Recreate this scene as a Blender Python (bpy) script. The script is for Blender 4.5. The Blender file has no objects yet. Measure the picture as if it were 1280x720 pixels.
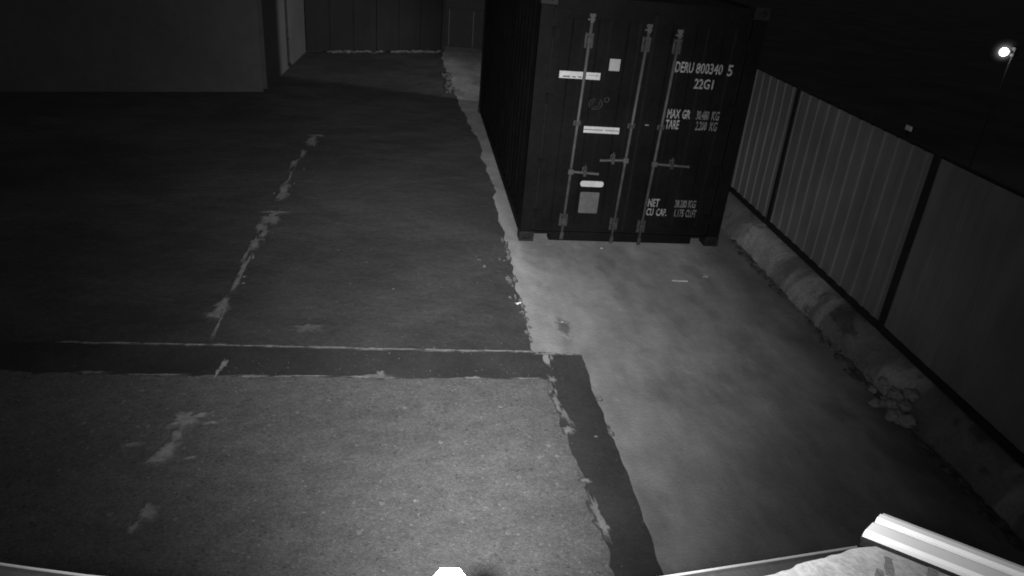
import bpy, bmesh, math, random
from mathutils import Vector, Matrix, noise
random.seed(7)
S = bpy.context.scene
COL = S.collection
R = math.radians

# ------------------------------------------------------------------ camera
cd = bpy.data.cameras.new('camera')
cam = bpy.data.objects.new('camera', cd); COL.objects.link(cam)
cam.location = (-1.245, -7.496, 3.242)
cam.rotation_euler = (R(63.03), R(-4.73), R(-6.82))
cd.sensor_width = 36; cd.lens = 904.8 / 1280 * 36
cd.clip_start = 0.02; cd.clip_end = 2000
S.camera = cam
S.render.engine = 'CYCLES'; S.cycles.filter_width = 1.85        # a soft small-sensor lens

# ------------------------------------------------------------------ night sky, moon, exposure
SUN_EL, SUN_AZ = R(35), R(150)
w = bpy.data.worlds.new('World'); S.world = w; w.use_nodes = True
nt = w.node_tree; nt.nodes.clear()
sky = nt.nodes.new('ShaderNodeTexSky'); sky.sky_type = 'NISHITA'; sky.sun_disc = False
sky.sun_elevation = SUN_EL; sky.sun_rotation = SUN_AZ
bw = nt.nodes.new('ShaderNodeRGBToBW')
bg = nt.nodes.new('ShaderNodeBackground'); bg.inputs[1].default_value = 0.0122
wo = nt.nodes.new('ShaderNodeOutputWorld')
nt.links.new(sky.outputs[0], bw.inputs[0]); nt.links.new(bw.outputs[0], bg.inputs[0]); nt.links.new(bg.outputs[0], wo.inputs[0])
sd = bpy.data.lights.new('moon', 'SUN'); sd.energy = 0.002; sd.angle = R(0.5)
so = bpy.data.objects.new('moon', sd); COL.objects.link(so)
so.rotation_euler = (R(90) - SUN_EL, 0, math.pi - SUN_AZ)
S.view_settings.view_transform = 'Standard'; S.view_settings.look = 'None'
S.view_settings.exposure = 0; S.view_settings.gamma = 1; S.view_settings.use_curve_mapping = False

# the infrared illuminator beside the lens: a lamp whose strength falls off with the angle from its axis
IR_POWER = 3850.0
ld = bpy.data.lights.new('infrared_lamp', 'SPOT'); ld.energy = IR_POWER; ld.shadow_soft_size = 0.012
ld.spot_size = R(150); ld.spot_blend = 0.4
ld.use_nodes = True
t = ld.node_tree; t.nodes.clear()
o_ = t.nodes.new('ShaderNodeOutputLight'); em = t.nodes.new('ShaderNodeEmission')
tc = t.nodes.new('ShaderNodeTexCoord'); sp = t.nodes.new('ShaderNodeSeparateXYZ')
t.links.new(tc.outputs['Normal'], sp.inputs[0])
def lmath(op, a, b=None):
    n = t.nodes.new('ShaderNodeMath'); n.operation = op
    for i, v in enumerate((a, b)):
        if v is None: continue
        if isinstance(v, (int, float)): n.inputs[i].default_value = v
        else: t.links.new(v, n.inputs[i])
    return n.outputs[0]
az = lmath('ABSOLUTE', sp.outputs['Z'])
au = lmath('ARCTAN2', sp.outputs['X'], az); av = lmath('ARCTAN2', sp.outputs['Y'], az)
def lobe(u0, su, v0, sv, amp):                             # one lobe of the lamp's beam, angles in degrees
    a = lmath('POWER', lmath('DIVIDE', lmath('SUBTRACT', au, R(u0)), R(su)), 2.0)
    b = lmath('POWER', lmath('DIVIDE', lmath('SUBTRACT', av, R(v0)), R(sv)), 2.0)
    return lmath('MULTIPLY', lmath('POWER', math.e, lmath('MULTIPLY', lmath('ADD', a, b), -0.5)), amp)
beam = lmath('ADD', lobe(-2.4, 12.3, 9.0, 14.8, 1.0), lobe(-2.5, 7.5, -18.5, 5.5, 0.23))
t.links.new(lmath('ADD', beam, 0.002), em.inputs['Strength'])
t.links.new(em.outputs[0], o_.inputs[0])
lo = bpy.data.objects.new('infrared_lamp', ld); COL.objects.link(lo)
right = cam.rotation_euler.to_matrix() @ Vector((1, 0, 0))
lo.location = Vector(cam.location) - right * 0.032
lo.rotation_euler = cam.rotation_euler
def look(o, target):
    o.rotation_euler = (Vector(target) - Vector(o.location)).to_track_quat('-Z', 'Y').to_euler()

# ------------------------------------------------------------------ materials
def mat(name, base, rough=0.85, spec=0.3, var=(), bump=(), metallic=0.0, specks=None, band=None, blotch=(), band2=None):
    """grey procedural material; var / bump = list of (scale, amount, detail); multiplies the base by noise"""
    m = bpy.data.materials.new(name); m.use_nodes = True
    n = m.node_tree; n.nodes.clear(); L = n.links.new
    out = n.nodes.new('ShaderNodeOutputMaterial'); b = n.nodes.new('ShaderNodeBsdfPrincipled')
    L(b.outputs[0], out.inputs[0])
    b.inputs['Roughness'].default_value = rough; b.inputs['Metallic'].default_value = metallic
    b.inputs['Specular IOR Level'].default_value = spec
    co = n.nodes.new('ShaderNodeTexCoord').outputs['Object']
    def M(op, a, c=None, d=None):
        k = n.nodes.new('ShaderNodeMath'); k.operation = op
        for i, v in enumerate((a, c, d)):
            if v is None: continue
            if isinstance(v, (int, float)): k.inputs[i].default_value = v
            else: L(v, k.inputs[i])
        return k.outputs[0]
    def N(scale, detail=4, stretch=None, rgh=0.6):
        k = n.nodes.new('ShaderNodeTexNoise'); k.inputs['Scale'].default_value = scale
        k.inputs['Detail'].default_value = detail; k.inputs['Roughness'].default_value = rgh
        src = co
        if stretch:
            mp = n.nodes.new('ShaderNodeMapping'); mp.inputs['Scale'].default_value = stretch[:3]
            if len(stretch) > 3: mp.inputs['Rotation'].default_value = (0, 0, stretch[3])
            L(co, mp.inputs[0]); src = mp.outputs[0]
        L(src, k.inputs['Vector']); return k.outputs['Fac']
    def ramp(v, a, c):
        k = n.nodes.new('ShaderNodeMapRange'); k.interpolation_type = 'SMOOTHSTEP'
        L(v, k.inputs[0]); k.inputs[1].default_value = a; k.inputs[2].default_value = c
        return k.outputs[0]
    val = None
    def mul(x):
        nonlocal val
        val = x if val is None else M('MULTIPLY', val, x)
    for v in var:
        s, a, d = v[:3]
        f = N(s, d, v[3] if len(v) > 3 else None)
        mul(M('MULTIPLY_ADD', ramp(f, 0.3, 0.7), 2 * a, 1 - a))
    for bl in blotch:                                      # (scale, low, high, factor, stretch): blotches with a shape of their own
        f = ramp(N(bl[0], 5, bl[4] if len(bl) > 4 else None), bl[1], bl[2])
        mul(M('MULTIPLY_ADD', f, bl[3] - 1, 1.0))
    if specks:                                             # (scale, threshold, factor): stone chips in the surface
        for s, thr, fac in specks:
            k = n.nodes.new('ShaderNodeTexVoronoi'); k.inputs['Scale'].default_value = s
            L(co, k.inputs['Vector'])
            sx = n.nodes.new('ShaderNodeSeparateXYZ'); L(k.outputs['Color'], sx.inputs[0])
            pick = M('GREATER_THAN', sx.outputs[0], thr)
            near = M('LESS_THAN', k.outputs['Distance'], 0.42)
            mul(M('MULTIPLY_ADD', M('MULTIPLY', pick, near), fac - 1, 1.0))
    if band:                                               # a lighter cement band along the left edge: (x0, x1, factor)
        sx = n.nodes.new('ShaderNodeSeparateXYZ'); L(co, sx.inputs[0])
        xx = M('ADD', sx.outputs[0], M('MULTIPLY', M('SUBTRACT', N(1.1, 5), 0.5), band[3]))
        k = n.nodes.new('ShaderNodeMapRange'); k.interpolation_type = 'SMOOTHSTEP'
        L(xx, k.inputs[0]); k.inputs[1].default_value = band[0]; k.inputs[2].default_value = band[1]
        k.inputs[3].default_value = band[2]; k.inputs[4].default_value = 1.0
        mul(k.outputs[0])
    if band2:                                              # dirt washed up along the kerb
        sx = n.nodes.new('ShaderNodeSeparateXYZ'); L(co, sx.inputs[0])
        xx = M('ADD', sx.outputs[0], M('MULTIPLY', M('SUBTRACT', N(1.6, 6), 0.5), 1.1))
        mul(M('MULTIPLY_ADD', ramp(xx, band2[0], band2[1]), band2[2] - 1, 1.0))
    if val is None:
        b.inputs['Base Color'].default_value = (base, base, base, 1)
    else:
        cc = n.nodes.new('ShaderNodeCombineColor'); vv = M('MULTIPLY', val, base)
        for i in range(3): L(vv, cc.inputs[i])
        L(cc.outputs[0], b.inputs['Base Color'])
    prev = None
    for s, dist, d in bump:
        k = n.nodes.new('ShaderNodeBump'); k.inputs['Distance'].default_value = dist
        L(N(s, d), k.inputs['Height'])
        if prev is not None: L(prev, k.inputs['Normal'])
        prev = k.outputs[0]
    if prev is not None: L(prev, b.inputs['Normal'])
    return m
def thin_mat(name, pale, ground, soft=.75):
    """dust that thins out: pale where it is thick (mesh attribute 'thick'), the colour of the ground where it thins to nothing"""
    m = mat(name, pale, 0.95, 0.1, var=[(7, .2, 6), (60, .15, 5)], bump=[(40, .004, 6)])
    n = m.node_tree; b = next(x for x in n.nodes if x.type == 'BSDF_PRINCIPLED'); L = n.links.new
    src = b.inputs['Base Color'].links[0].from_socket
    at = n.nodes.new('ShaderNodeAttribute'); at.attribute_name = 'thick'
    co = n.nodes.new('ShaderNodeTexCoord'); nz = n.nodes.new('ShaderNodeTexNoise'); nz.inputs['Scale'].default_value = 26; nz.inputs['Detail'].default_value = 6
    L(co.outputs['Object'], nz.inputs['Vector'])
    a = n.nodes.new('ShaderNodeMath'); a.operation = 'MULTIPLY_ADD'; L(nz.outputs['Fac'], a.inputs[0]); a.inputs[1].default_value = 1.3
    k = n.nodes.new('ShaderNodeMath'); k.operation = 'SUBTRACT'; L(at.outputs['Fac'], k.inputs[0]); k.inputs[1].default_value = .65
    L(k.outputs[0], a.inputs[2])
    mr = n.nodes.new('ShaderNodeMapRange'); mr.interpolation_type = 'SMOOTHSTEP'; L(a.outputs[0], mr.inputs[0]); mr.inputs[1].default_value = .12; mr.inputs[2].default_value = .12 + soft
    g2 = n.nodes.new('ShaderNodeTexNoise'); g2.inputs['Scale'].default_value = 75; g2.inputs['Detail'].default_value = 5; L(co.outputs['Object'], g2.inputs['Vector'])
    gm = n.nodes.new('ShaderNodeMath'); gm.operation = 'MULTIPLY_ADD'; L(g2.outputs['Fac'], gm.inputs[0]); gm.inputs[1].default_value = ground * .6; gm.inputs[2].default_value = ground * .7
    gc = n.nodes.new('ShaderNodeCombineColor')
    for i in range(3): L(gm.outputs[0], gc.inputs[i])
    mx = n.nodes.new('ShaderNodeMix'); mx.data_type = 'RGBA'
    L(mr.outputs[0], mx.inputs[0]); L(gc.outputs[0], mx.inputs[6]); L(src, mx.inputs[7]); L(mx.outputs[2], b.inputs['Base Color'])
    return m
def emit(name, s):
    m = bpy.data.materials.new(name); m.use_nodes = True; n = m.node_tree; n.nodes.clear()
    o = n.nodes.new('ShaderNodeOutputMaterial'); e = n.nodes.new('ShaderNodeEmission')
    e.inputs[1].default_value = s; n.links.new(e.outputs[0], o.inputs[0]); return m

M_soil = mat('soil', 0.035, 0.95, var=[(0.6, .4, 6)], bump=[(20, .02, 6)])
M_asph = mat('old_asphalt', 0.076, 0.92, 0.2, var=[(0.45, .22, 4), (1.6, .15, 6, (.7, 1.2, 1)), (18, .12, 6), (75, .17, 5)],
             blotch=[(1.3, .60, .72, 1.35, (.5, 1.6, 1))], specks=[(60, .985, 1.8)], bump=[(60, .006, 6), (2, .03, 3)])
M_coarse = mat('coarse_asphalt', 0.165, 0.92, 0.25, var=[(0.9, .12, 5, (.5, 1, 1)), (7, .12, 6), (38, .15, 6), (110, .20, 5)],
               specks=[(24, .985, 1.5), (46, .97, 1.5), (85, .96, 1.4), (42, .965, .65)], bump=[(90, .007, 6), (3, .02, 3)])
M_trench = mat('fresh_patch_asphalt', 0.056, 0.9, 0.25, var=[(1.6, .22, 6), (25, .10, 6), (95, .12, 5)], specks=[(50, .985, 1.7)], bump=[(70, .004, 6)])
M_conc = mat('yard_concrete', 0.265, 0.9, 0.25, var=[(0.7, .26, 4, (1, .55, 1, .7)), (2.1, .16, 6, (1, .45, 1, .6)), (7, .08, 6, (1, .5, 1, .5)), (90, .08, 5)],
             blotch=[(1.5, .52, .68, .76, (1, .6, 1)), (4, .62, .72, 1.16)], band2=(2.05, 2.62, .72), bump=[(40, .004, 6), (1.5, .02, 3)], band=(-0.08, 0.24, 1.24, .4))
M_sed = thin_mat('pale_sediment', 0.26, 0.075)
M_smear = thin_mat('pale_cement_smear', 0.36, 0.165)
M_dust = thin_mat('cement_smear', 0.25, 0.074)
M_faint = thin_mat('faint_cement', 0.14, 0.074)
M_oil = thin_mat('oil_stain', 0.15, 0.30, .7)
M_scrap = mat('weathered_scrap', 0.20, .95, .1, var=[(20, .2, 4)])
M_plinth = mat('rough_plinth_concrete', 0.165, 0.95, 0.1, var=[(3, .2, 6), (30, .12, 6)], blotch=[(1.7, .50, .60, 1.9, (.3, 1, .3)), (3.1, .54, .62, .55, (.5, .7, 1.6))],
               bump=[(14, .010, 6), (60, .004, 5)])
M_dirt = mat('dark_dirt', 0.10, 0.97, 0.1, var=[(15, .5, 6)], bump=[(60, .02, 6)])
M_leaf = mat('dry_leaf', 0.12, 0.9, 0.1, var=[(8, .5, 3)])
M_chunk = mat('broken_concrete', 0.25, 0.95, 0.1, var=[(9, .2, 6), (40, .1, 5)], bump=[(25, .02, 6)])
M_cont = mat('dark_container_paint', 0.0058, 0.62, 0.05, var=[(2, .25, 5), (20, .12, 5)], bump=[(7, .004, 4)])
M_contside = M_cont
M_cast = mat('worn_casting', 0.0068, 0.7, 0.3, var=[(12, .5, 5)], bump=[(30, .004, 5)])
M_rubber = mat('door_gasket', 0.006, 0.8, 0.2, var=[(10, .2, 4)])
M_rod = mat('galvanised_rod', 0.055, 0.6, 0.35, var=[(9, .25, 5)], bump=[(40, .001, 4)])
M_brk = mat('rod_hardware', 0.030, 0.65, 0.3, var=[(14, .35, 5)])
M_sticker = mat('white_sticker', 0.40, 0.6, 0.3, var=[(12, .10, 5)])
M_sticker2 = mat('grey_sticker', 0.27, 0.6, 0.3, var=[(12, .08, 5)])
M_plate = mat('data_plate_metal', 0.075, 0.6, 0.3, var=[(25, .12, 5)])
M_print = mat('dark_print', 0.06, 0.8, 0.1)
M_letter = mat('white_stencil_paint', 0.21, 0.8, 0.2, var=[(30, .35, 5)])
M_letterd = mat('worn_stencil_paint', 0.12, 0.8, 0.2, var=[(30, .4, 5)])
M_letterf = mat('faint_stencil_paint', 0.03, 0.8, 0.2, var=[(40, .6, 5)])
M_fence = mat('painted_fence_sheet', 0.165, 0.7, 0.2, var=[(1.1, .12, 4), (7, .10, 5, (1, 1, .15)), (2.6, .10, 6, (1, 1, .3))], bump=[(9, .002, 4)])
M_post = mat('dark_steel_post', 0.016, 0.7, 0.3, var=[(8, .3, 5)])
M_wall = mat('rendered_wall', 0.088, 0.9, 0.2, var=[(0.7, .12, 5), (6, .06, 6)], bump=[(30, .004, 6)])
M_back = mat('grey_wall_sheet', 0.019, 0.85, 0.1, var=[(0.9, .12, 4), (5, .07, 5, (1, 1, .2))], bump=[(12, .002, 4)])
M_gate = mat('dark_gate_steel', 0.008, 0.6, 0.3, var=[(6, .3, 5)])
M_galv = mat('galvanised_bar', 0.10, 0.5, 0.4, var=[(9, .2, 4)])
M_white = mat('white_trim_paint', 0.88, 0.55, 0.3, var=[(14, .06, 5)])
M_trimgrey = mat('grey_trim_paint', 0.46, 0.6, 0.3, var=[(14, .08, 5)])
M_gut = mat('gutter_metal', 0.022, 0.75, 0.2, var=[(9, .3, 5)], bump=[(60, .002, 5)])
M_lip = mat('gutter_lip', 0.16, 0.5, 0.3, var=[(20, .2, 5)])
M_roof = mat('gritty_roof_coat', 0.36, 0.95, 0.1, var=[(12, .18, 6), (60, .15, 6), (200, .12, 4)], bump=[(120, .0015, 6)])
M_roofdark = mat('roof_coat_stain', 0.20, 0.95, 0.1, var=[(60, .15, 6)], bump=[(50, .006, 6)])
M_heap = thin_mat('drifted_dirt', 0.17, 0.07)
M_pole = mat('dull_pole', .05, .8, .05)
M_stick = mat('pale_stick', 0.45, 0.9, 0.1, var=[(20, .2, 4)])
M_glow = emit('lit_lamp_glass', 30.0)

# ------------------------------------------------------------------ mesh helpers
class MB:
    def __init__(s): s.v = []; s.f = []
    def add(s, vs, fs):
        k = len(s.v); s.v += [tuple(v) for v in vs]; s.f += [tuple(i + k for i in f) for f in fs]; return s
    def box(s, x0, x1, y0, y1, z0, z1, rot=None, b=0.0):
        if b:
            bm = bmesh.new(); bmesh.ops.create_cube(bm, size=1)
            for v in bm.verts:
                v.co = Vector(((x0 + x1) / 2 + v.co.x * (x1 - x0), (y0 + y1) / 2 + v.co.y * (y1 - y0), (z0 + z1) / 2 + v.co.z * (z1 - z0)))
            bmesh.ops.bevel(bm, geom=bm.edges[:], offset=b, segments=2, affect='EDGES', profile=.6)
            bm.verts.index_update()
            vs = [v.co.copy() for v in bm.verts]; fs = [[v.index for v in f.verts] for f in bm.faces]; bm.free()
        else:
            vs = [Vector((x, y, z)) for z in (z0, z1) for y in (y0, y1) for x in (x0, x1)]
            fs = [(0, 2, 3, 1), (4, 5, 7, 6), (0, 1, 5, 4), (2, 6, 7, 3), (0, 4, 6, 2), (1, 3, 7, 5)]
        if rot is not None: vs = [rot @ v for v in vs]
        return s.add(vs, fs)
    def tube(s, a, b, r, n=10, r2=None):
        a, b = Vector(a), Vector(b); d = (b - a).normalized()
        u = d.orthogonal().normalized(); w_ = d.cross(u); r2 = r if r2 is None else r2
        vs = [a + (u * math.cos(2 * math.pi * i / n) + w_ * math.sin(2 * math.pi * i / n)) * r for i in range(n)]
        vs += [b + (u * math.cos(2 * math.pi * i / n) + w_ * math.sin(2 * math.pi * i / n)) * r2 for i in range(n)]
        fs = [(i, (i + 1) % n, n + (i + 1) % n, n + i) for i in range(n)] + [tuple(range(n))[::-1], tuple(range(n, 2 * n))]
        return s.add(vs, fs)
    def prism(s, pts, axis, a, b):
        """extrude a closed 2-D outline along an axis from a to b"""
        def P(p, h): return {'x': (h, p[0], p[1]), 'y': (p[0], h, p[1]), 'z': (p[0], p[1], h)}[axis]
        n = len(pts); vs = [P(p, a) for p in pts] + [P(p, b) for p in pts]
        fs = [(i, (i + 1) % n, n + (i + 1) % n, n + i) for i in range(n)] + [tuple(range(n))[::-1], tuple(range(n, 2 * n))]
        return s.add(vs, fs)
    def build(s, name, m, parent=None, smooth=False):
        me = bpy.data.meshes.new(name); me.from_pydata(s.v, [], s.f)
        if hasattr(s, 'thick'): me.attributes.new('thick', 'FLOAT', 'POINT').data.foreach_set('value', s.thick)
        me.validate()
        bm = bmesh.new(); bm.from_mesh(me); bmesh.ops.recalc_face_normals(bm, faces=bm.faces); bm.to_mesh(me); bm.free()
        me.materials.append(m)
        if smooth: me.polygons.foreach_set('use_smooth', [True] * len(me.polygons))
        o = bpy.data.objects.new(name, me); COL.objects.link(o)
        if parent is not None: o.parent = parent
        return o
def tag(o, label=None, cat=None, group=None, kind=None):
    for k, v in (('label', label), ('category', cat), ('group', group), ('kind', kind)):
        if v: o[k] = v
    return o
def empty(name, loc, label, cat, group=None, rot=(0, 0, 0)):
    o = bpy.data.objects.new(name, None); COL.objects.link(o); o.location = loc; o.rotation_euler = rot
    o.empty_display_size = .2
    return tag(o, label, cat, group)
def copy_part(o, parent, loc=None, rot=None):
    c = o.copy(); COL.objects.link(c); c.parent = parent
    if loc is not None: c.location = loc
    if rot is not None: c.rotation_euler = rot
    return c
def fr(x, y=0.0, s=1.0, a=1.0, oct=4):
    return a * noise.fractal(Vector((x * s, y * s, 3.7)), 1.0, 2.0, oct)
def ragged(pts, step=0.05, amp=0.012, s=6.0, seed=0.0, closed=True):
    """an outline with a broken edge"""
    out = []; n = len(pts)
    for i in range(n if closed else n - 1):
        a = Vector(pts[i]); b = Vector(pts[(i + 1) % n]); d = b - a; k = max(1, int(d.length / step))
        nn = Vector((-d.y, d.x)).normalized()
        for j in range(k):
            p = a + d * j / k
            out.append(p + nn * fr(p.x + seed, p.y - seed, s, amp) if j else p + nn * 0)
    if not closed: out.append(Vector(pts[-1]))
    return [(p.x, p.y) for p in out]
def sheet(name, pts, z, m, th=0.02, parent=None):
    b = MB(); b.prism(pts, 'z', z - th, z); return b.build(name, m, parent)

# ------------------------------------------------------------------ the ground
g = MB(); B = 300
g.add([(-B, -B, -.03), (B, -B, -.03), (B, B, -.03), (-B, B, -.03)], [(0, 1, 2, 3)])
tag(g.build('ground', M_soil), 'dark ground stretching beyond the yard', None, None, 'structure')
edge = [(-0.16, -2.38), (-0.16, -1.6), (-0.17, -0.6), (-0.15, 0.8), (-0.14, 2.4), (-0.14, 3.9), (-0.22, 5.0), (-0.28, 5.95), (-0.36, 7.4), (-0.44, 8.3), (-0.40, 8.8), (-0.47, 9.6), (-0.5, 12.6)]
er = ragged(edge, .05, .05, 3.0, 2.0, closed=False)
tag(sheet('asphalt_yard', [(-30, -9.5), (-.10, -9.5), (-.12, -2.5)] + er[::1] + [(-0.6, 16), (-30, 16)], 0.0, M_asph), 'old dark asphalt covering the left and back of the yard', None, None, 'structure')
conc = [(3.4, 14), (-0.42, 14)] + [(x - .03, y) for x, y in er[::-1]] + [(-.14, -2.6), (-.12, -9.5), (3.4, -9.5)]
tag(sheet('concrete_apron', conc, -0.004, M_conc, .016), 'pale mottled concrete in front of and beside the container', None, None, 'structure')
low = ragged([(-30, -2.55), (-.05, -2.55), (-.03, -9.5)], .06, .02, 5, 9., closed=False) + [(-30, -9.5)]
tag(sheet('coarse_asphalt', low, 0.004, M_coarse), 'lighter gritty asphalt in the near left of the yard', None, None, 'structure')
# the filled trench: one run across the yard, one run towards the camera
tr = ragged([(-3.95, -2.72), (-3.75, -2.29), (-1.43, -2.35), (-0.10, -2.405)], .06, .010, 7, 1., closed=False) + \
     ragged([(-0.10, -2.405), (-0.085, -2.775), (-1.4, -2.765), (-2.63, -2.73), (-3.63, -2.69), (-3.95, -2.72)], .05, .028, 6, 4., closed=False)
tag(sheet('trench_patch', tr, 0.008, M_trench), 'dark asphalt filling of a trench across the yard', None, None, 'structure')
tl = ragged([(-30, -2.62), (-4.6, -2.60), (-3.9, -2.70), (-3.7, -2.28), (-30, -2.20)], .2, .03, 4, 3.)
tag(sheet('trench_patch', tl, 0.0065, M_trench), 'dark asphalt trench filling fading out at the far left', None, None, 'structure')
td = ragged([(-0.06, -2.43), (0.10, -2.415), (0.23, -2.42), (0.215, -3.05), (0.23, -3.6), (0.235, -4.25), (0.225, -4.75), (0.22, -6.5)], .06, .022, 5, 5., closed=False) + \
     ragged([(-0.07, -6.5), (-0.055, -4.7), (-0.06, -4.45), (-0.07, -4.0), (-0.11, -3.43), (-0.10, -2.8), (-0.06, -2.43)], .05, .035, 6, 6., closed=False)
tag(sheet('trench_patch', td, 0.0095, M_trench), 'dark asphalt filling of the trench running towards the camera', None, None, 'structure')

# sediment, cement smears and broken lips along the joints: irregular, uncountable
def splat(b, x, y, rx, ry, ang=0.0, z=.012, seed=0.0, h=.006, ro=.45, n=44):
    c, s = math.cos(ang), math.sin(ang); rings = ((1.15, -.003, 0.0), (.88, h * .3, .26), (.60, h * .8, .62), (.28, h, .95)); vs = []
    if not hasattr(b, 'thick'): b.thick = []
    for f, dz, tk in rings:
        for i in range(n):
            a = 2 * math.pi * i / n
            k = 1 + ro * noise.fractal(Vector((math.cos(a) * 1.6 + seed, math.sin(a) * 1.6, seed * .7)), 1., 2., 5) + .12 * noise.noise(Vector((a * 9, seed, 1)))
            k = max(k, .15) * f
            px, py = math.cos(a) * rx * k, math.sin(a) * ry * k
            vs.append((x + px * c - py * s, y + px * s + py * c, z + dz)); b.thick.append(tk)
    vs.append((x, y, z + h * 1.05)); b.thick.append(1.0); fs = []
    for q in range(3):
        o = q * n; fs += [(o + i, o + (i + 1) % n, o + n + (i + 1) % n, o + n + i) for i in range(n)]
    fs += [(3 * n + i, 3 * n + (i + 1) % n, 4 * n) for i in range(n)]
    b.add(vs, fs)
b = MB()
lines = [(-2.68, 3.9, .10, .03), (-2.72, 3.55, .07, .16), (-2.77, 2.95, .03, .16), (-2.83, 2.45, .035, .14), (-2.80, 1.85, .015, .2), (-2.80, 1.32, .05, .24),
         (-2.76, .62, .10, .035), (-2.80, .42, .09, .13), (-2.86, .16, .045, .10), (-2.80, .02, .03, .12), (-2.84, -.27, .045, .13), (-2.87, -.55, .02, .16), (-2.83, -.86, .022, .18),
         (-2.83, -1.2, .022, .12), (-2.86, -1.62, .055, .13), (-2.88, -1.8, .06, .05), (-2.82, -1.98, .012, .2)]
for i, (x, y, rx, ry) in enumerate(lines): splat(b, x, y, rx * 1.35, ry * 1.6, 0, .004, i * 1.37, .004, .8)
for i in range(26):
    y = random.uniform(-2.0, 3.6); splat(b, -2.80 + random.gauss(0, .05), y, random.uniform(.006, .022), random.uniform(.015, .06), 0, .005, 60 + i, .003, .7, 14)
tag(b.build('cement_smear', M_dust), 'broken line of pale cement smears along the upper asphalt joint', None, None, 'stuff')
b = MB()
for i, (x, y, rx, ry, an) in enumerate([(-2.64, -2.57, .020, .07, 0), (-2.66, -2.7, .01, .05, 0), (-2.74, -3.27, .075, .09, .3), (-2.66, -3.22, .05, .02, .4), (-2.57, -3.30, .035, .015, 0), (-2.74, -3.43, .03, .07, -.1), (-2.77, -3.60, .055, .09, -.3),
                                        (-2.81, -3.68, .05, .03, 0), (-2.72, -4.13, .045, .055, 0), (-2.75, -4.25, .025, .03, 0), (-3.0, -3.52, .05, .016, .1), (-2.6, -3.66, .03, .01, .2)]):
    splat(b, x, y, rx * 1.3, ry * 1.3, an, .007, 31 + i * 1.7, .003, .6)
tag(b.build('cement_smear', M_smear), 'pale cement smears on the gritty asphalt at the near left', None, None, 'stuff')
b = MB()
def lip_line(b, x0, x1, yf, wd, z, seed, gap=.25, pos=.5):
    x = x0
    while x < x1:
        l = random.uniform(.05, .22)
        if noise.noise(Vector((x * 1.7 + seed, seed, 0))) > -gap:
            splat(b, x, yf(x) + random.gauss(0, .004), l * .75, wd * random.uniform(.6, 1.6), random.gauss(0, .02), z, x * 3 + seed, .004, .55, 26)
        x += l
lip_line(b, -3.85, -0.12, lambda x: -2.338 - (x + 2.0) * .028 + .014, .011, .011, 5., .6)
lip_line(b, -3.6, -0.2, lambda x: -2.745 - .012 * (x + 2), .008, .012, 8., -.12)
for i, (x, y, rx, ry, an) in enumerate([(-1.53, -2.755, .16, .026, .02), (-1.44, -2.72, .03, .055, .2), (-2.4, -2.75, .10, .016, 0), (-3.0, -2.73, .12, .016, 0), (-3.55, -2.70, .10, .02, 0), (-.72, -2.765, .07, .02, 0), (-.30, -2.775, .09, .012, 0),
                                        (-.09, -2.79, .03, .05, 0), (-.05, -2.405, .08, .016, 0), (-.04, -2.47, .014, .04, .1), (.14, -2.41, .05, .012, 0),
                                        (-.11, -3.10, .026, .11, .15), (-.075, -3.24, .028, .10, .3), (-.085, -3.42, .04, .035, 0), (-.06, -3.95, .028, .022, 0), (-.055, -4.22, .026, .13, .05), (-.035, -4.36, .03, .09, .1), (-.09, -2.95, .010, .04, 0),
                                        (.235, -3.05, .022, .02, 0), (.225, -3.45, .014, .05, 0), (.11, -3.50, .008, .008, 0)]):
    splat(b, x, y, rx * 1.2, ry * 1.2, an, .0125, 71 + i * 1.9, .004, .75)
tag(b.build('joint_sediment', M_sed), 'pale ragged sediment along the edges of the trench filling', None, None, 'stuff')
b = MB()
for i in range(34):
    y = random.uniform(-2.2, .2); splat(b, -.17 + random.gauss(0, .02) - (.05 if -1.4 < y < -.5 else 0), y, random.uniform(.008, .03), random.uniform(.02, .07), 0, .005, 140 + i, .004, .8, 16)
for i in range(40):
    y = random.uniform(7.2, 9.6); splat(b, -.46 + random.gauss(0, .05), y, random.uniform(.02, .08), random.uniform(.05, .16), 0, .005, 240 + i, .004, .8, 16)
tag(b.build('edge_sediment', M_dust), 'crumbs of pale concrete along the asphalt edge', None, None, 'stuff')

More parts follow.
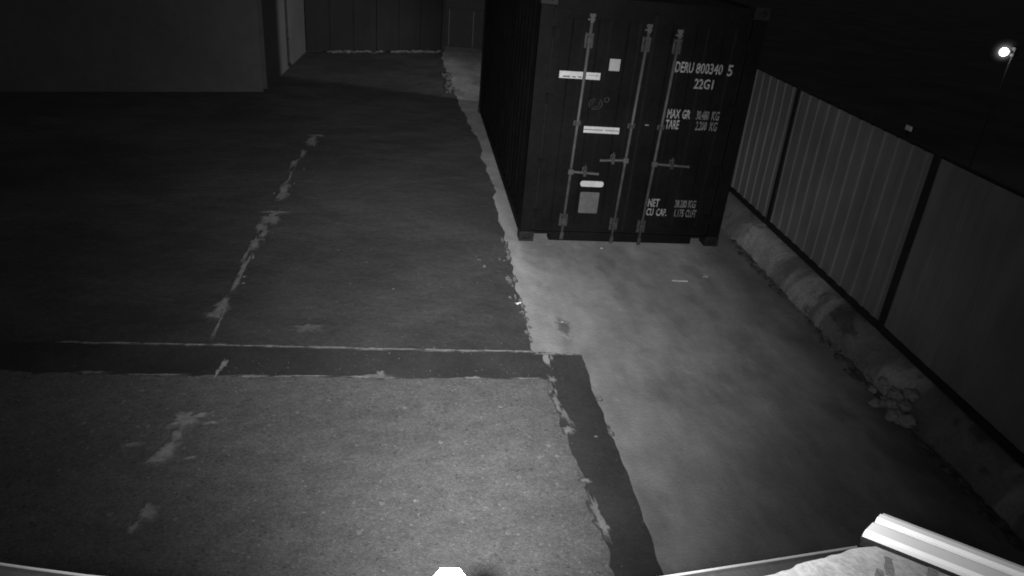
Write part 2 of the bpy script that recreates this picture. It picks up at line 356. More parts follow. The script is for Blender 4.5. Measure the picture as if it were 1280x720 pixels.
# ------------------------------------------------------------------ the shipping container
W, D, H = 2.377, 6.05, 2.654
ct = empty('shipping_container', (0, 0, 0), 'dark steel shipping container with its doors facing the camera', 'shipping container')
def corner_post(x0, x1, y0, y1):
    return MB().box(x0, x1, y0, y1, .122, H - .122, b=.006).build('corner_post', M_cont, ct)
corner_post(.006, .150, .004, .13); corner_post(W - .150, W - .006, .004, .13)
corner_post(.006, .150, D - .13, D - .004); corner_post(W - .150, W - .006, D - .13, D - .004)
def casting_mesh():
    b = MB(); a, h, d = .166, .118, .172; t_ = .028
    # a hollow block: plates with an oval hole on the front and the side
    b.box(0, a, t_, d, 0, h, b=.004)
    n = 16; cx, cz = a / 2, h / 2
    outer = [(0, 0), (a / 2, 0), (a, 0), (a, h / 2), (a, h), (a / 2, h), (0, h), (0, h / 2)]
    hole = [(cx + .052 * math.cos(2 * math.pi * i / n + math.pi * 1.25), cz + .033 * math.sin(2 * math.pi * i / n + math.pi * 1.25)) for i in range(n)]
    vs = [(x, 0, z) for x, z in outer] + [(x, t_, z) for x, z in outer] + [(x, 0, z) for x, z in hole] + [(x, t_ - .002, z) for x, z in hole]
    fs = [(i, (i + 1) % 8, 8 + (i + 1) % 8, 8 + i) for i in range(8)]
    for i in range(8):
        h0, h1, h2 = 16 + 2 * i, 16 + (2 * i + 1) % n, 16 + (2 * i + 2) % n
        fs += [(i, (i + 1) % 8, h1, h0), ((i + 1) % 8, h2, h1)]
    fs += [(16 + i, 16 + (i + 1) % n, 32 + (i + 1) % n, 32 + i) for i in range(n)]
    return b.add(vs, fs)
cst = casting_mesh().build('corner_casting', M_cast, ct)
first = True
for x in (0, W - .166):
    for z in (0, H - .118):
        for back in (0, 1):
            o = cst if first else copy_part(cst, ct); first = False
            o.location = (x + (.166 if back else 0), D if back else 0, z); o.rotation_euler = (0, 0, math.pi if back else 0)
# rails
for x in (.02, W - .07):
    MB().box(x, x + .05, .168, D - .168, .02, .16, b=.004).build('bottom_rail', M_cont, ct)
    MB().box(x - .004, x + .056, .168, D - .168, H - .08, H - .02, b=.004).build('top_rail', M_cont, ct)
MB().box(.15, W - .15, D - .11, D - .03, H - .11, H - .02, b=.004).build('end_rail', M_cont, ct)
MB().box(.15, W - .15, D - .11, D - .03, .02, .16, b=.004).build('end_rail', M_cont, ct)
# corrugated walls and roof
def corr(l, pitch, dep):
    pts = []; x = 0.0
    while x < l - 1e-6:
        for fx, fy in ((0, 0), (.26, 0), (.5, dep), (.76, dep)):
            if x + fx * pitch <= l: pts.append((x + fx * pitch, fy))
        x += pitch
    pts.append((l, 0)); return pts
def corr_panel(name, l, h, pitch, dep, th=.003):
    p = corr(l, pitch, dep); n = len(p)
    vs = [(a, d_, 0) for a, d_ in p] + [(a, d_, h) for a, d_ in p] + [(a, d_ + th, 0) for a, d_ in p] + [(a, d_ + th, h) for a, d_ in p]
    fs = []
    for i in range(n - 1):
        fs += [(i, i + 1, n + i + 1, n + i), (2 * n + i, 3 * n + i, 3 * n + i + 1, 2 * n + i + 1), (i, 2 * n + i, 2 * n + i + 1, i + 1), (n + i, n + i + 1, 3 * n + i + 1, 3 * n + i)]
    fs += [(0, n, 3 * n, 2 * n), (n - 1, 3 * n - 1, 4 * n - 1, 2 * n - 1)]
    return MB().add(vs, fs)
for sx in (0, 1):
    o = corr_panel('side_wall', D - .30, H - .24, .278, .036).build('side_wall', M_contside, ct)
    o.location = ((.022, D - .15, .16) if sx == 0 else (W - .022, .15, .16)); o.rotation_euler = (0, 0, R(-90 if sx == 0 else 90))
o = corr_panel('end_wall', W - .30, H - .27, .25, .045).build('end_wall', M_cont, ct); o.location = (W - .15, D - .04, .16); o.rotation_euler = (0, 0, math.pi)
MB().box(.076, W - .076, .12, D - .12, H - .07, H - .045).build('roof', M_cont, ct)
MB().box(.076, W - .076, .12, D - .12, .10, .15).build('floor_frame', M_cont, ct)
# header and sill of the door end
MB().box(.152, W - .152, .004, .11, H - .135, H - .022, b=.006).build('door_header', M_cont, ct)
sill = MB(); sill.box(.34, W - .34, .006, .12, .018, .125, b=.004); sill.box(.15, .34, .008, .12, .095, .125); sill.box(W - .34, W - .15, .008, .12, .095, .125)
sill.build('door_sill', M_cont, ct)
# the two door leaves, each with its own fittings
DZ0, DZ1 = .135, H - .145
def door(x0, x1):
    b = MB(); yf = .030
    b.box(x0 + .012, x0 + .09, yf, yf + .05, DZ0, DZ1, b=.004); b.box(x1 - .09, x1 - .012, yf, yf + .05, DZ0, DZ1, b=.004)
    b.box(x0 + .088, x1 - .088, yf + .001, yf + .05, DZ1 - .09, DZ1, b=.004); b.box(x0 + .088, x1 - .088, yf + .001, yf + .05, DZ0, DZ0 + .09, b=.004)
    # pressed panel: flat fields with four shallow recessed folds
    xs = [x0 + .088]; wdt = (x1 - x0 - .176)
    prof = [(0, .004)]
    for k in range(3):
        c = (k + .5) / 3 * wdt + (0.02 if k != 1 else 0)
        prof += [(c - .07, .004), (c - .05, .011), (c + .05, .011), (c + .07, .004)]
    prof.append((wdt, .004)); n = len(prof)
    vs = [(xs[0] + a, yf + d_, z) for z in (DZ0 + .088, DZ1 - .088) for a, d_ in prof]
    b.add(vs, [(i, i + 1, n + i + 1, n + i) for i in range(n - 1)])
    o = b.build('door', M_cont, ct)
    g_ = MB(); e = .011
    g_.box(x0, x0 + e, yf + .006, yf + .04, DZ0, DZ1); g_.box(x1 - e, x1, yf + .006, yf + .04, DZ0, DZ1)
    g_.box(x0 + e, x1 - e, yf + .006, yf + .04, DZ1 + .001, DZ1 + .009); g_.box(x0 + e, x1 - e, yf + .006, yf + .04, DZ0 - .009, DZ0 - .001)
    g_.build('gasket', M_rubber, o)
    return o
MX = 1.205
doorL = door(.155, MX - .002); doorR = door(MX + .002, W - .155)
hinge = None
for dr, hx in ((doorL, .150), (doorR, W - .150)):
    for z in (.33, .92, 1.62, 2.28):
        if hinge is None:
            hb = MB(); hb.tube((0, 0, -.055), (0, 0, .055), .016, 10); hb.box(-.002, .075, .004, .022, -.045, .045, b=.003); hb.box(-.06, .002, .002, .018, -.05, .05, b=.003)
            hinge = hb.build('hinge', M_cont, dr); o = hinge
        else: o = copy_part(hinge, dr)
        o.location = (hx, .010, z); o.rotation_euler = (0, 0, 0 if hx < 1 else math.pi) if False else (0, 0, 0)
        if hx > 1: o.scale = (-1, 1, 1)
YR = -.006
def rod(dr, x0, z0, x1, z1, handle_z, hdir, hlen):
    """lock rod from (x0, z0) at the sill to (x1, z1) at the header, with its guides, cams and handle"""
    def X(z): return x0 + (x1 - x0) * (z - z0) / (z1 - z0)
    MB().tube((x0, YR, z0), (x1, YR, z1), .0165, 12).build('lock_rod', M_rod, dr, True)
    for z, s in ((z0 + .17, 1.0), (2.22, .95)):
        b = MB(); x = X(z)
        b.box(x - .048 * s, x - .016, .006, .031, z - .075, z + .075, b=.006); b.box(x + .016, x + .048 * s, .006, .031, z - .075, z + .075, b=.006)
        b.box(x - .026, x + .026, -.030, .006, z - .035, z + .035, b=.006)
        b.box(x - .040, x + .040, -.012, .008, z + .052, z + .070, b=.003)
        b.build('rod_bracket', M_brk, dr)
    z = 1.375; x = X(z)
    b = MB(); b.box(x - .042, x + .042, .008, .032, z - .028, z + .028, b=.006); b.box(x - .022, x + .022, -.028, .010, z - .018, z + .018, b=.005)
    b.build('rod_guide', M_brk, dr)
    for z, up in ((z0, 0), (z1, 1)):
        b = MB(); x = X(z); dz = .02 if up else -.01
        b.box(x - .020, x + .020, -.022, .006, z - .035, z + .03, b=.005)
        if up: b.box(x - .045, x + .030, -.014, .004, z - .016, z + .004, b=.003); b.box(x - .03, x + .03, -.012, .003, z + .016, z + .05, b=.003)
        else: b.box(x - .022, x + .022, -.016, .006, z - .06, z - .028, b=.004)
        b.build('rod_cam', M_rod if up else M_brk, dr)
    x = X(handle_z); b = MB()
    b.tube((x, YR - .004, handle_z), (x + hdir * hlen, YR - .012, handle_z - .012), .014, 10)
    b.box(x - .03, x + .03, YR - .03, YR + .02, handle_z - .028, handle_z + .028, b=.008)
    b.tube((x + hdir * hlen, YR - .012, handle_z - .012), (x + hdir * (hlen + .012), YR - .012, handle_z - .012), .017, 10)
    b.build('door_handle', M_rod, dr)
    b = MB(); hx = x + hdir * hlen * .52
    b.box(hx - .028, hx + .028, .000, .032, handle_z - .03, handle_z + .055, b=.008)
    b.box(hx - .018, hx + .018, -.040, .002, handle_z - .045, handle_z + .035, b=.007)
    b.tube((hx, -.016, handle_z + .03), (hx, -.016, handle_z + .085), .010, 8)
    b.build('handle_hub', M_brk, dr)
rod(doorL, .485, .10, .53, 2.43, .845, 1, .30)
rod(doorL, 1.075, .07, 1.13, 2.37, 1.00, -1, .28)
rod(doorR, 1.405, .05, 1.46, 2.34, .972, 1, .39)
# stickers and plates
def plate(name, x0, x1, z0, z1, m, dr, y=.0245, th=.003, r=0.0, skew=0.0):
    b = MB()
    pts = []
    if r:
        for cx, cz, a0 in ((x1 - r, z1 - r, 0), (x0 + r, z1 - r, 90), (x0 + r, z0 + r, 180), (x1 - r, z0 + r, 270)):
            pts += [(cx + r * math.cos(R(a0 + k * 22.5)), cz + r * math.sin(R(a0 + k * 22.5))) for k in range(5)]
    else: pts = [(x0, z0), (x1, z0), (x1, z1), (x0, z1)]
    pts = [(x, z + (x - x0) * skew) for x, z in pts]
    return b.prism(pts, 'y', y, y + th).build(name, m, dr)
p = plate('warning_label', .262, .695, 1.833, 1.905, M_sticker, doorL)
p['label'] = 'long white label with dark print, crossed by a lock rod'
b = MB()
for x0, x1, z0, z1 in ((.30, .375, 1.845, 1.858), (.40, .44, 1.845, 1.856), (.462, .50, 1.847, 1.858)): b.box(x0, x1, .0236, .0246, z0, z1)
for x0, x1, z0, z1 in ((.645, .675, 1.882, 1.886), (.645, .675, 1.868, 1.872), (.671, .675, 1.872, 1.882), (.645, .649, 1.872, 1.882), (.56, .64, 1.874, 1.878)): b.box(x0, x1, .0236, .0246, z0, z1)
tag(b.build('label_print', M_print, doorL), kind='stuff')
plate('square_label', .775, .888, 1.935, 2.055, M_sticker2, doorL)['label'] = 'square pale sticker near the top of the left door'
plate('stripe_label', .592, .985, 1.275, 1.345, M_sticker, doorL)['label'] = 'white label with a dark line through the middle'
b = MB(); b.box(.598, .80, .0236, .0246, 1.306, 1.314); b.box(.83, .98, .0236, .0246, 1.305, 1.313); tag(b.build('label_print', M_print, doorL), kind='stuff')
plate('rounded_label', .633, .898, .668, .735, M_sticker, doorL, r=.028)['label'] = 'white label with rounded ends below the handles'
plate('data_plate', .648, .868, .355, .605, M_plate, doorL, r=.015, th=.004)['label'] = 'grey metal data plate near the bottom of the left door'
# worn emblem: a faded ring and scribble left on the paint
b = MB()
for k in range(18):
    a0 = 2 * math.pi * k / 18
    if k in (3, 4, 11): continue
    a1 = a0 + .27
    for rr, wd in ((.060, .010), (.034, .007)):
        vs = [(.685 + math.cos(a) * r_ * 1.1, .0262, 1.585 + math.sin(a) * r_ * .85) for a, r_ in ((a0, rr), (a1, rr), (a1, rr + wd), (a0, rr + wd))]
        b.add(vs, [(0, 1, 2, 3)])
for k in range(10):
    a0 = 2 * math.pi * k / 10
    vs = [(.80 + math.cos(a) * r_, .0262, 1.635 + math.sin(a) * r_) for a, r_ in ((a0, .02), (a0 + .5, .02), (a0 + .5, .03), (a0, .03))]
    b.add(vs, [(0, 1, 2, 3)])
b.build('worn_emblem', M_letterf, doorL)['label'] = 'faint worn round mark between the white labels'
# stencilled lettering
def text(s, x0, x1, z0, z1, m, dr, name, y=.0262, bold=.016, slant=0.0):
    cu = bpy.data.curves.new('lettering', 'FONT'); cu.body = s; cu.size = 1; cu.extrude = .004; cu.offset = bold; cu.resolution_u = 2
    tmp = bpy.data.objects.new('lettering', cu); COL.objects.link(tmp)
    dg = bpy.context.evaluated_depsgraph_get(); me = bpy.data.meshes.new_from_object(tmp.evaluated_get(dg))
    bpy.data.objects.remove(tmp); bpy.data.curves.remove(cu)
    xs = [v.co.x for v in me.vertices]; ys = [v.co.y for v in me.vertices]
    a, b_, c, d_ = min(xs), max(xs), min(ys), max(ys)
    for v in me.vertices:
        v.co = Vector((x0 + (v.co.x - a) / (b_ - a) * (x1 - x0) + 0.0, y - v.co.z * .25, z0 + (v.co.y - c) / (d_ - c) * (z1 - z0)))
    me.materials.clear(); me.materials.append(m)
    o = bpy.data.objects.new(name, me); COL.objects.link(o); o.parent = dr; return o
text('DERU', 1.485, 1.682, 1.962, 2.072, M_letter, doorR, 'owner_code')
text('800340', 1.712, 2.005, 1.962, 2.072, M_letter, doorR, 'serial_number')
text('5', 2.06, 2.118, 1.955, 2.072, M_letter, doorR, 'check_digit', bold=.02)
text('22G1', 1.722, 1.935, 1.805, 1.910, M_letter, doorR, 'size_code')
text('MAX', 1.488, 1.632, 1.478, 1.578, M_letter, doorR, 'weight_marking', bold=.024)
text('GR', 1.655, 1.748, 1.478, 1.578, M_letter, doorR, 'weight_marking', bold=.03)
text('TARE', 1.488, 1.640, 1.362, 1.462, M_letter, doorR, 'weight_marking', bold=.024)
text('30.480', 1.815, 1.958, 1.478, 1.578, M_letterd, doorR, 'weight_figures', bold=.024)
text('KG', 1.992, 2.075, 1.478, 1.578, M_letterd, doorR, 'weight_figures', bold=.024)
text('2.200', 1.830, 1.955, 1.362, 1.462, M_letterd, doorR, 'weight_figures', bold=.024)
text('KG', 1.992, 2.075, 1.362, 1.462, M_letterd, doorR, 'weight_figures', bold=.024)
text('NET', 1.450, 1.582, .460, .555, M_letter, doorR, 'weight_marking', bold=.024)
text('CU', 1.448, 1.530, .350, .440, M_letter, doorR, 'volume_marking', bold=.024)
text('CAP.', 1.565, 1.690, .350, .440, M_letter, doorR, 'volume_marking', bold=.024)
text('28.280', 1.768, 1.910, .460, .555, M_letterd, doorR, 'weight_figures', bold=.024)
text('KG', 1.930, 2.020, .460, .555, M_letterd, doorR, 'weight_figures', bold=.024)
text('1.175', 1.785, 1.895, .345, .440, M_letterd, doorR, 'volume_figures', bold=.024)
text('CU.FT', 1.920, 2.045, .345, .440, M_letterd, doorR, 'volume_figures', bold=.024)
plate('small_tag', 1.262, 1.305, 1.383, 1.397, M_letterd, doorR, y=.0275, th=.002)

# ------------------------------------------------------------------ fence on its rough kerb
FR = -math.atan(.023)
fx = lambda y: 2.942 + .023 * y
fe = empty('metal_fence', (fx(.014), .014, .30), 'ribbed grey metal fence panels between dark posts right of the container', 'fence', rot=(0, R(-1.1), FR))
PW, FH = 2.435, 1.565
def fence_panel(y1, y0, dep, seed):
    """sheet from y1 (far) to y0 (near), ribs standing towards the yard (-x)"""
    l = y1 - y0; pts = []; pitch = .203; y = 0.0
    prof = [(0, 0), (.30, 0), (.38, -1), (.62, -1), (.70, 0)]
    while y < l - .01:
        for a, d_ in prof:
            if y + a * pitch < l: pts.append((y + a * pitch, d_ * dep))
        y += pitch
    pts.append((l, 0)); n = len(pts); nz = 14; vs = []
    for k in range(nz + 1):
        for a, d_ in pts:
            z = .055 + (FH - .055) * k / nz
            vs.append((d_ + .010 * noise.noise(Vector((a * .8 + seed, z * 1.2, seed))) , y0 + a, z))
    fs = [(k * n + i, k * n + i + 1, (k + 1) * n + i + 1, (k + 1) * n + i) for k in range(nz) for i in range(n - 1)]
    m = len(vs); vs2 = [(x + .004, y_, z) for x, y_, z in vs]
    fs2 = [tuple(q + m for q in f[::-1]) for f in fs]
    return MB().add(vs + vs2, fs + fs2).build('fence_panel', M_fence, fe)
fence_panel(2.435 - .05, .055, .011, 1.)
fence_panel(-.045, -PW + .05, .010, 2.)
fence_panel(-PW - .045, -2 * PW + .05, .0025, 3.)['label'] = 'nearest panel, almost flat and darker'
fence_panel(-2 * PW - .045, -3 * PW + .05, .0035, 4.)
fence_panel(2 * PW - .05, PW + .05, .015, 5.)
fp = None
for k in range(-3, 3):
    if fp is None: fp = MB().box(-.012, .06, -.043, .043, -.12, FH + .015, b=.006).build('post', M_post, fe); o = fp
    else: o = copy_part(fp, fe)
    o.location = (0, k * PW, 0)
for k in range(-3, 2): MB().box(-.022, .035, k * PW + .046, (k + 1) * PW - .046, -.012, .052, b=.004).build('bottom_rail', M_post, fe)
for k in range(-3, 2): MB().box(.006, .04, k * PW + .046, (k + 1) * PW - .046, FH - .005, FH + .02, b=.004).build('top_rail', M_post, fe)

# kerb: broken, lumpy cross-section
prof = [(2.655, -.03), (2.665, .03), (2.690, .10), (2.725, .17), (2.775, .225), (2.83, .262), (2.885, .283), (2.935, .288), (3.02, .286), (3.03, -.03)]
ny = 340; vs = []; Y0, Y1 = -8.0, 5.0
for i in range(ny + 1):
    y = Y0 + (Y1 - Y0) * i / ny
    for j, (x, z) in enumerate(prof):
        k = 1.0 if 0 < j < 6 else .25
        lump = .015 * noise.fractal(Vector((y * 2.2, j * .33, 1.5)), 1., 2., 5) + .008 * noise.noise(Vector((y * 7, j * .8, 4)))
        dig = -.05 * max(0, noise.noise(Vector((y * 1.3, 7.7, 0)))) * (1 if j in (1, 2, 3) else 0)
        vs.append((x + .01 * (y + 1) * .6 - k * lump - dig * k, y, z + (k * .3 * lump if 0 < j < 8 else 0)))
m = len(prof); fs = [(i * m + j, i * m + j + 1, (i + 1) * m + j + 1, (i + 1) * m + j) for i in range(ny) for j in range(m - 1)]
tag(MB().add(vs, fs).build('concrete_kerb', M_plinth, None, True), 'rough lumpy concrete kerb under the metal fence', 'kerb')
# dirt and leaf litter caught at its foot
b = MB()
for i in range(150):
    y = random.uniform(-4.6, .2); x = 2.645 + .006 * y + random.gauss(0, .022)
    k = noise.noise(Vector((y * 1.6, 2.2, 0)))
    if k < -.15: continue
    r_ = random.uniform(.012, .055) * (1 + k)
    splat(b, x, y, r_ * .7, r_ * 1.5, random.uniform(-.4, .4), .006, 400 + i, random.uniform(.004, .016), .8, 14)
tag(b.build('dirt_line', M_dirt), 'dark dirt caught along the foot of the kerb', None, None, 'stuff')
b = MB()
for i in range(130):
    y = random.uniform(-4.2, .1); x = 2.62 + .006 * y + random.gauss(0, .04)
    l = random.uniform(.012, .035); w_ = l * random.uniform(.25, .5); z = random.uniform(.008, .03)
    rm = Matrix.Rotation(random.uniform(0, 6.3), 3, 'Z') @ Matrix.Rotation(random.uniform(-.5, .5), 3, 'X')
    q_ = [Vector((-l, 0, 0)), Vector((-l * .3, w_, .004)), Vector((l * .5, w_ * .8, .002)), Vector((l, 0, .006)), Vector((l * .4, -w_, .003)), Vector((-l * .4, -w_ * .9, 0))]
    b.add([rm @ v + Vector((x, y, z)) for v in q_], [(0, 1, 2, 3, 4, 5)])
tag(b.build('leaf_litter', M_leaf), 'scattered dry leaves and grit beside the kerb', None, None, 'stuff')
# lumps of broken concrete by the kerb
chunks = [(2.53, -3.25, .10, .062, 'largest pale broken concrete lump in the middle of the pile by the kerb'), (2.51, -3.36, .07, .062, 'broad low concrete lump at the near foot of the pile by the kerb'),
          (2.63, -3.15, .13, .060, 'pale concrete lump highest on the far side of the pile by the kerb'), (2.48, -3.17, .05, .045, 'concrete lump at the left tip of the pile by the kerb'),
          (2.57, -3.44, .08, .060, 'concrete lump at the near right end of the pile by the kerb'), (2.68, -3.25, .19, .058, 'concrete lump leaning high against the kerb above the pile'),
          (2.60, -3.32, .13, .050, 'small concrete lump on top of the pile by the kerb'), (2.66, -2.95, .11, .040, 'concrete lump at the far rim of the dark hollow by the kerb'), (2.57, -2.98, .05, .034, 'flat concrete lump left of the dark hollow by the kerb')]
for i, (x, y, cz_, r_, lab) in enumerate(chunks):
    bm = bmesh.new(); bmesh.ops.create_icosphere(bm, subdivisions=3, radius=1)
    for v in bm.verts:
        k = 1 + .55 * noise.fractal(v.co * 1.5 + Vector((i * 5.1, 0, 0)), 1., 2., 4)
        v.co = Vector((v.co.x * r_ * k, v.co.y * r_ * k * 1.15, v.co.z * r_ * .75 * k))
    me = bpy.data.meshes.new('concrete_lump'); bm.to_mesh(me); bm.free(); me.materials.append(M_chunk)
    for pl in me.polygons: pl.use_smooth = True
    o = bpy.data.objects.new('concrete_lump', me); COL.objects.link(o)
    o.location = (x, y, cz_); tag(o, lab, 'rubble', 'broken concrete lumps beside the kerb')

# small litter on the yard
o = MB().box(-.085, .085, -.008, .008, 0, .010, b=.003).build('stick', M_stick); o.location = (1.60, -.94, -.004); o.rotation_euler = (0, 0, -.05)
tag(o, 'thin pale stick lying on the concrete before the container', 'stick')
def scrap(x, y, l, lab, m=M_stick, rz=0.):
    n = 5; vs = []
    for i in range(n):
        for j in range(n): vs.append(((i / 4 - .5) * l, (j / 4 - .5) * l * .6, .006 + .02 * l / .06 * abs(noise.noise(Vector((i * .9 + x * 7, j * .9, y * 5)))) ))
    fs = [(i * n + j, i * n + j + 1, (i + 1) * n + j + 1, (i + 1) * n + j) for i in range(n - 1) for j in range(n - 1)]
    vs += [(vx * .96, vy * .96, vz - .003) for vx, vy, vz in vs[:n * n]]; fs += [tuple(q + n * n for q in f[::-1]) for f in fs[:]]
    o = MB().add(vs, fs).build('paper_scrap', m); o.location = (x, y, 0); o.rotation_euler = (0, 0, rz); tag(o, lab, 'litter', 'scraps of litter on the yard')
scrap(1.92, -.84, .06, 'small pale scrap beyond the stick on the concrete', M_stick, .6)
scrap(-.20, -1.51, .055, 'bright white scrap on the asphalt edge left of the concrete', M_white, .3)
scrap(.93, -.16, .03, 'tiny pale scrap at the foot of the left container door', M_stick, .2)
scrap(-.46, -.72, .05, 'curled pale scrap on the asphalt near the container corner', M_scrap, 1.0)
scrap(-.50, -.55, .035, 'little pale scrap furthest left beside the container corner', M_scrap, .1)
scrap(-1.38, -1.26, .025, 'tiny pale scrap alone on the open asphalt', M_scrap, .4)
scrap(.16, -1.86, .025, 'tiny scrap beside the dark stain on the concrete', M_stick, .4)
# loose grit blown over the yard
b = MB()
for i in range(420):
    x = random.uniform(-2.6, 2.55); y = random.uniform(-4.7, -.05) if i % 3 else random.gauss(-2.75, .12)
    if i % 7 == 0: x = random.gauss(-.1, .12)
    r_ = random.uniform(.002, .0055); zb = .009 if x < -.05 else -.004; rz = random.uniform(0, 6.3)
    vs = [(x + math.cos(rz + k * 1.57) * r_ * random.uniform(.7, 1.4), y + math.sin(rz + k * 1.57) * r_ * random.uniform(.7, 1.4), zb) for k in range(4)]
    vs += [(x + random.gauss(0, r_ * .3), y + random.gauss(0, r_ * .3), zb + r_ * 1.2)]
    b.add(vs, [(0, 1, 4), (1, 2, 4), (2, 3, 4), (3, 0, 4), (3, 2, 1, 0)])
tag(b.build('grit', M_scrap), 'loose pale grit scattered over the yard', None, None, 'stuff')
# dark oil stain and pale worn patch
b = MB(); splat(b, .165, -1.93, .075, .17, .1, -.001, 907, .0010, .35); tag(b.build('oil_stain', M_oil), 'darker stain on the pale concrete edge', None, None, 'stuff')
b = MB(); splat(b, -2.08, -2.0, .13, .075, .1, .003, 903, .002, .7); tag(b.build('cement_smear', M_faint), 'faint pale smear on the asphalt above the trench', None, None, 'stuff')

# ------------------------------------------------------------------ building at the left, its side running back
bl = empty('rendered_building', (-3.97, 6.64, 0), 'plain rendered building at the back left with a lit side wall', 'building')
bl.rotation_euler = (0, 0, math.atan2(.85, 3.25))
BH = 3.6
MB().box(-11, 0, .0, .25, .0, BH, b=.01).build('front_wall', M_wall, bl)
MB().box(-11.1, .12, -.12, .4, BH + .002, BH + .12).build('eave', M_post, bl)
def world_part(o, parent):                                 # keep world coordinates under a placed parent
    bpy.context.view_layer.update(); o.parent = parent; o.matrix_parent_inverse = parent.matrix_world.inverted(); return o
sw = MB()
A, C = Vector((-3.965, 6.66)), Vector((-3.775, 11.1)); dv = (C - A); L_ = dv.length
o = MB().box(-.25, 0, .26, L_, 0, BH).build('side_wall', M_wall); o.location = (A.x, A.y, 0); o.rotation_euler = (0, 0, -math.atan2(dv.x, dv.y)); world_part(o, bl)
dp = MB(); dp.tube((-3.86, 8.93, .12), (-3.86, 8.93, BH - .1), .035, 12); dp.tube((-3.86, 8.93, .13), (-3.78, 8.90, .05), .035, 12)
for z in (.6, 1.8, 3.0): dp.box(-3.90, -3.82, 8.89, 8.97, z, z + .03)
world_part(dp.build('downpipe', M_post), bl)

# back wall of sheets
bk = empty('sheet_wall', (-3.76, 11.06, 0), 'dim grey wall of upright sheets closing the back of the yard', 'wall')
P0, P1 = Vector((-3.76, 11.08)), Vector((-0.50, 12.33)); dv = P1 - P0; L_ = dv.length; bk.rotation_euler = (0, 0, math.atan2(dv.y, dv.x))
ns = 6
for k in range(ns):
    a, c = L_ * k / ns, L_ * (k + 1) / ns
    MB().box(a + .005, c - .005, random.uniform(-.008, .004), .05, .03, 3.4, b=.003).build('wall_sheet', M_back, bk)
MB().box(.0, L_ - .01, .055, .12, 0, 3.38).build('frame', M_post, bk)
MB().box(L_ + .005, L_ + .09, -.03, .12, 0, 3.5, b=.005).build('end_post', M_post, bk)
b = MB()
for i in range(120):
    u = random.uniform(.45, L_ - .05); q_ = P0 + dv.normalized() * u; n_ = Vector((dv.y, -dv.x)).normalized(); d_ = abs(random.gauss(0, .07)) + .02
    if noise.noise(Vector((u * 2.3, 9, 0))) < -.25: continue
    r_ = random.uniform(.02, .07); splat(b, q_.x + n_.x * d_, q_.y + n_.y * d_, r_ * 1.5, r_ * .7, .37, .006, 600 + i, random.uniform(.01, .045), .8, 12)
tag(b.build('dirt_heap', M_heap), 'pale dirt drifted along the foot of the back wall', None, None, 'stuff')

# dark gate to the right of it
gt = empty('metal_gate', (-.40, 12.45, 0), 'dark metal gate with thin upright bars behind the container', 'gate')
MB().box(0, 2.9, .05, .08, .12, 2.3, b=.004).build('gate_sheet', M_gate, gt)
for x in (.10, .73, 1.45, 2.15): MB().box(x - .008, x + .008, .01, .05, .14, 1.05, b=.003).build('gate_bar', M_galv, gt)
MB().box(0, 2.9, .012, .048, 1.052, 1.09, b=.003).build('gate_rail', M_gate, gt)
for x in (-.06, 2.93): MB().box(x - .05, x + .05, .0, .1, 0, 2.4, b=.005).build('gate_post', M_post, gt)

# ------------------------------------------------------------------ beyond the fence: a lit lamp and a small white plate
LP = Vector((8.467, 3.901, 1.966)); AIM = Vector((-2.2, 9.6, 0))
lamp = empty('yard_lamp', (LP.x + .15, LP.y - .03, -.03), 'bright lit lamp on a dark pole beyond the fence', 'lamp')
MB().tube((0, 0, 0), (0, 0, LP.z + .10), .016, 12, .012).build('pole', M_pole, lamp)
hd = MB(); hd.box(-.08, .03, -.02, .10, LP.z + .02, LP.z + .06, b=.01); hd.box(-.03, .05, -.05, .05, LP.z - .03, LP.z + .12, b=.01)
hd.build('lamp_head', M_pole, lamp)
bm = bmesh.new(); bmesh.ops.create_icosphere(bm, subdivisions=3, radius=.062)
me = bpy.data.meshes.new('lamp_glass'); bm.to_mesh(me); bm.free(); me.materials.append(M_glow)
o = bpy.data.objects.new('lamp_glass', me); COL.objects.link(o); o.parent = lamp; o.location = (-.15, .03, LP.z + .03)
vc = (Vector(cam.location) - LP).normalized(); az_ = math.atan2(vc.y, vc.x); n = 28; b = MB(); vs = []; fs = []
for f in (.02, .25, .5, .75, 1.0):
    for i in range(n):
        a = 2 * math.pi * i / n; vs.append((.02 - .10 * f * f + .03, math.cos(a) * .21 * f, math.sin(a) * .21 * f))
for q in range(4): fs += [(q * n + i, q * n + (i + 1) % n, q * n + n + (i + 1) % n, q * n + n + i) for i in range(n)]
b.add(vs, fs); o = b.build('halo_dish', mat('halo_dish_grey', .045, .9, .05), lamp, True)  # added dish behind the glass, catching its glow to imitate a halo
o.location = (-.15 - math.cos(az_) * .10, .03 - math.sin(az_) * .10, LP.z + .03); o.rotation_euler = (0, 0, az_)
yd = bpy.data.lights.new('yard_lamp_light', 'SPOT'); yd.energy = 2300; yd.spot_size = R(34); yd.spot_blend = .8; yd.shadow_soft_size = .22
yo = bpy.data.objects.new('yard_lamp_light', yd); COL.objects.link(yo); yo.location = LP + (AIM - LP).normalized() * .16
look(yo, AIM)
pp = empty('marker_post', (3.66, -.89, -.03), 'dark post with a small white plate beyond the fence', 'post')
MB().box(.008, .05, -.02, .02, 0, 1.76, b=.004).build('stake', M_post, pp)
MB().box(-.004, .006, -.046, .046, 1.732, 1.778, b=.002).build('white_plate', M_white, pp)

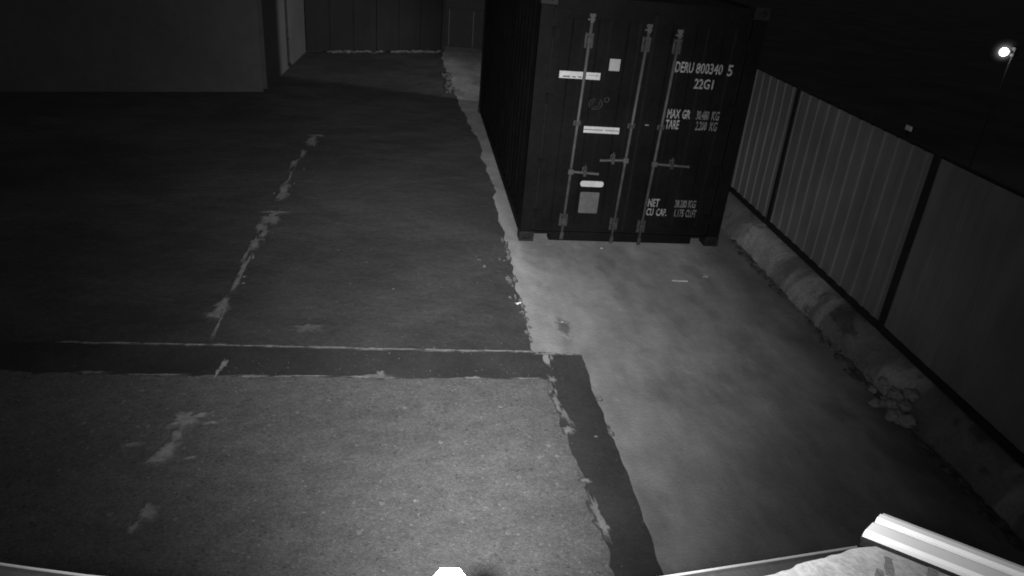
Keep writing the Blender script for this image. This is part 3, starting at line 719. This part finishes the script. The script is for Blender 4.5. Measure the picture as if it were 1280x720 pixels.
# ------------------------------------------------------------------ roof edge right below the camera
cz = 2.782
cp = empty('canopy_roof', (-1.2, -7.3, cz), 'gritty pale roof edge with a dark gutter and white ribbed trim below the camera', 'roof')
lipx = [(-1.575, -7.060), (-1.521, -7.072), (-1.478, -7.081), (-1.341, -7.105), (-1.217, -7.117), (-1.124, -7.114), (-1.037, -7.103), (-0.944, -7.091), (-0.853, -7.079)]
roofx = [(-1.575, -7.10), (-1.5, -7.115), (-1.2, -7.150), (-1.05, -7.134), (-.96, -7.112), (-.90, -7.095), (-.855, -7.084)]
def strip(b, line, d0, d1, z0, z1, th=.004, amp=0.0, seed=0.):
    vs = []; pts = []
    for i in range(len(line) - 1):
        for k in range(16): pts.append(Vector(line[i]).lerp(Vector(line[i + 1]), k / 16))
    pts.append(Vector(line[-1]))
    for p_ in pts:
        a_ = amp * noise.fractal(Vector((p_.x * 34 + seed, seed, 0)), 1., 2., 5)
        vs += [(p_.x, p_.y - d0 + a_, z0), (p_.x, p_.y - d1, z1), (p_.x, p_.y - d1, z1 - th), (p_.x, p_.y - d0 + a_, z0 - th)]
    n = len(pts); fs = []
    for i in range(n - 1):
        for j in range(4): fs.append((4 * i + j, 4 * i + (j + 1) % 4, 4 * i + 4 + (j + 1) % 4, 4 * i + 4 + j))
    fs += [(0, 1, 2, 3), (4 * n - 4, 4 * n - 1, 4 * n - 2, 4 * n - 3)]
    b.add(vs, fs)
def cbuild(b, name, m): return world_part(b.build(name, m), cp)
b = MB(); strip(b, lipx, .0, .0011, cz, cz, .0015); cbuild(b, 'gutter_lip', M_lip)
b = MB(); strip(b, lipx, .0012, .05, cz - .006, cz - .007, .003); strip(b, lipx, .0003, .0012, cz - .0018, cz - .0018, .05); cbuild(b, 'gutter', M_gut)
rag = ragged(roofx, .004, .0022, 60, 3., closed=False)
dd = Vector((.81, -.59)).normalized(); nn = Vector((.59, .81)).normalized(); q0 = Vector((-.845, -7.072)) - nn * .0052
b = MB(); b.prism(rag + [tuple(q0 + dd * .012), tuple(q0 + dd * .42), (-.60, -7.60), (-1.575, -7.60)], 'z', cz - .011, cz + .003); cbuild(b, 'roof_surface', M_roof)
b = MB()
for x0, y0, x1, y1, wd in ((-.845, -7.115, -.835, -7.096, .0035), (-.862, -7.125, -.850, -7.108, .003), (-.815, -7.125, -.800, -7.108, .004)):
    a_, c_ = Vector((x0, y0)), Vector((x1, y1)); n_ = (c_ - a_).normalized(); n_ = Vector((-n_.y, n_.x)) * wd
    ol = ragged([tuple(a_ - n_), tuple(c_ - n_), tuple(c_ + n_), tuple(a_ + n_)], .003, .0012, 120, x0)
    b.prism(ol, 'z', cz + .0028, cz + .0036)
tag(cbuild(b, 'roof_stain', M_roofdark), kind='stuff')
# ribbed white trim running back to the right
d = Vector((.81, -.59, 0)).normalized(); nrm = Vector((.59, .81, 0)).normalized(); o0 = Vector((-.845, -7.072, cz))
def extr(b, pr, l, sk=0.0):
    pr = [(a * .62, z * .62) for a, z in pr]
    n = len(pr); vs = [o0 + nrm * a + d * (a * sk) + Vector((0, 0, z)) for a, z in pr] + [o0 + nrm * a + d * l + Vector((0, 0, z)) for a, z in pr]
    b.add(vs, [(i, (i + 1) % n, n + (i + 1) % n, n + i) for i in range(n)] + [tuple(range(n))[::-1], tuple(range(n, 2 * n))])
b = MB(); extr(b, [(0, 0), (0, .012), (.005, .016), (.026, .016), (.028, 0)], .40, .35); cbuild(b, 'trim_rib', M_white)
b = MB(); extr(b, [(.0282, 0), (.0282, .0095), (.0362, .0095), (.0362, 0)], .40, .35); cbuild(b, 'trim_groove', M_trimgrey)
b = MB(); extr(b, [(.0364, 0), (.0364, .013), (.039, .018), (.049, .018), (.0505, 0)], .40, .35); cbuild(b, 'trim_rib', M_white)
b = MB(); extr(b, [(.0507, 0), (.0507, .008), (.064, .010), (.066, .0)], .40, .35); cbuild(b, 'trim_groove', M_trimgrey)
b = MB(); extr(b, [(-.008, -.004), (-.008, .006), (-.0005, .006), (-.0005, -.004)], .40, .0); cbuild(b, 'trim_joint', M_gut)
# white bracket clipped over the gutter lip
b = MB()
bx, by = -1.208, -7.095
b.prism([(bx - .0128, cz - .03), (bx + .0128, cz - .03), (bx + .0128, cz - .004), (bx + .0075, cz + .005), (bx - .0075, cz + .005), (bx - .0128, cz - .004)], 'y', by - .004, by + .003)
b.box(bx - .008, bx + .008, by - .06, by - .0042, cz + .002, cz + .0055)
cbuild(b, 'gutter_bracket', M_white)
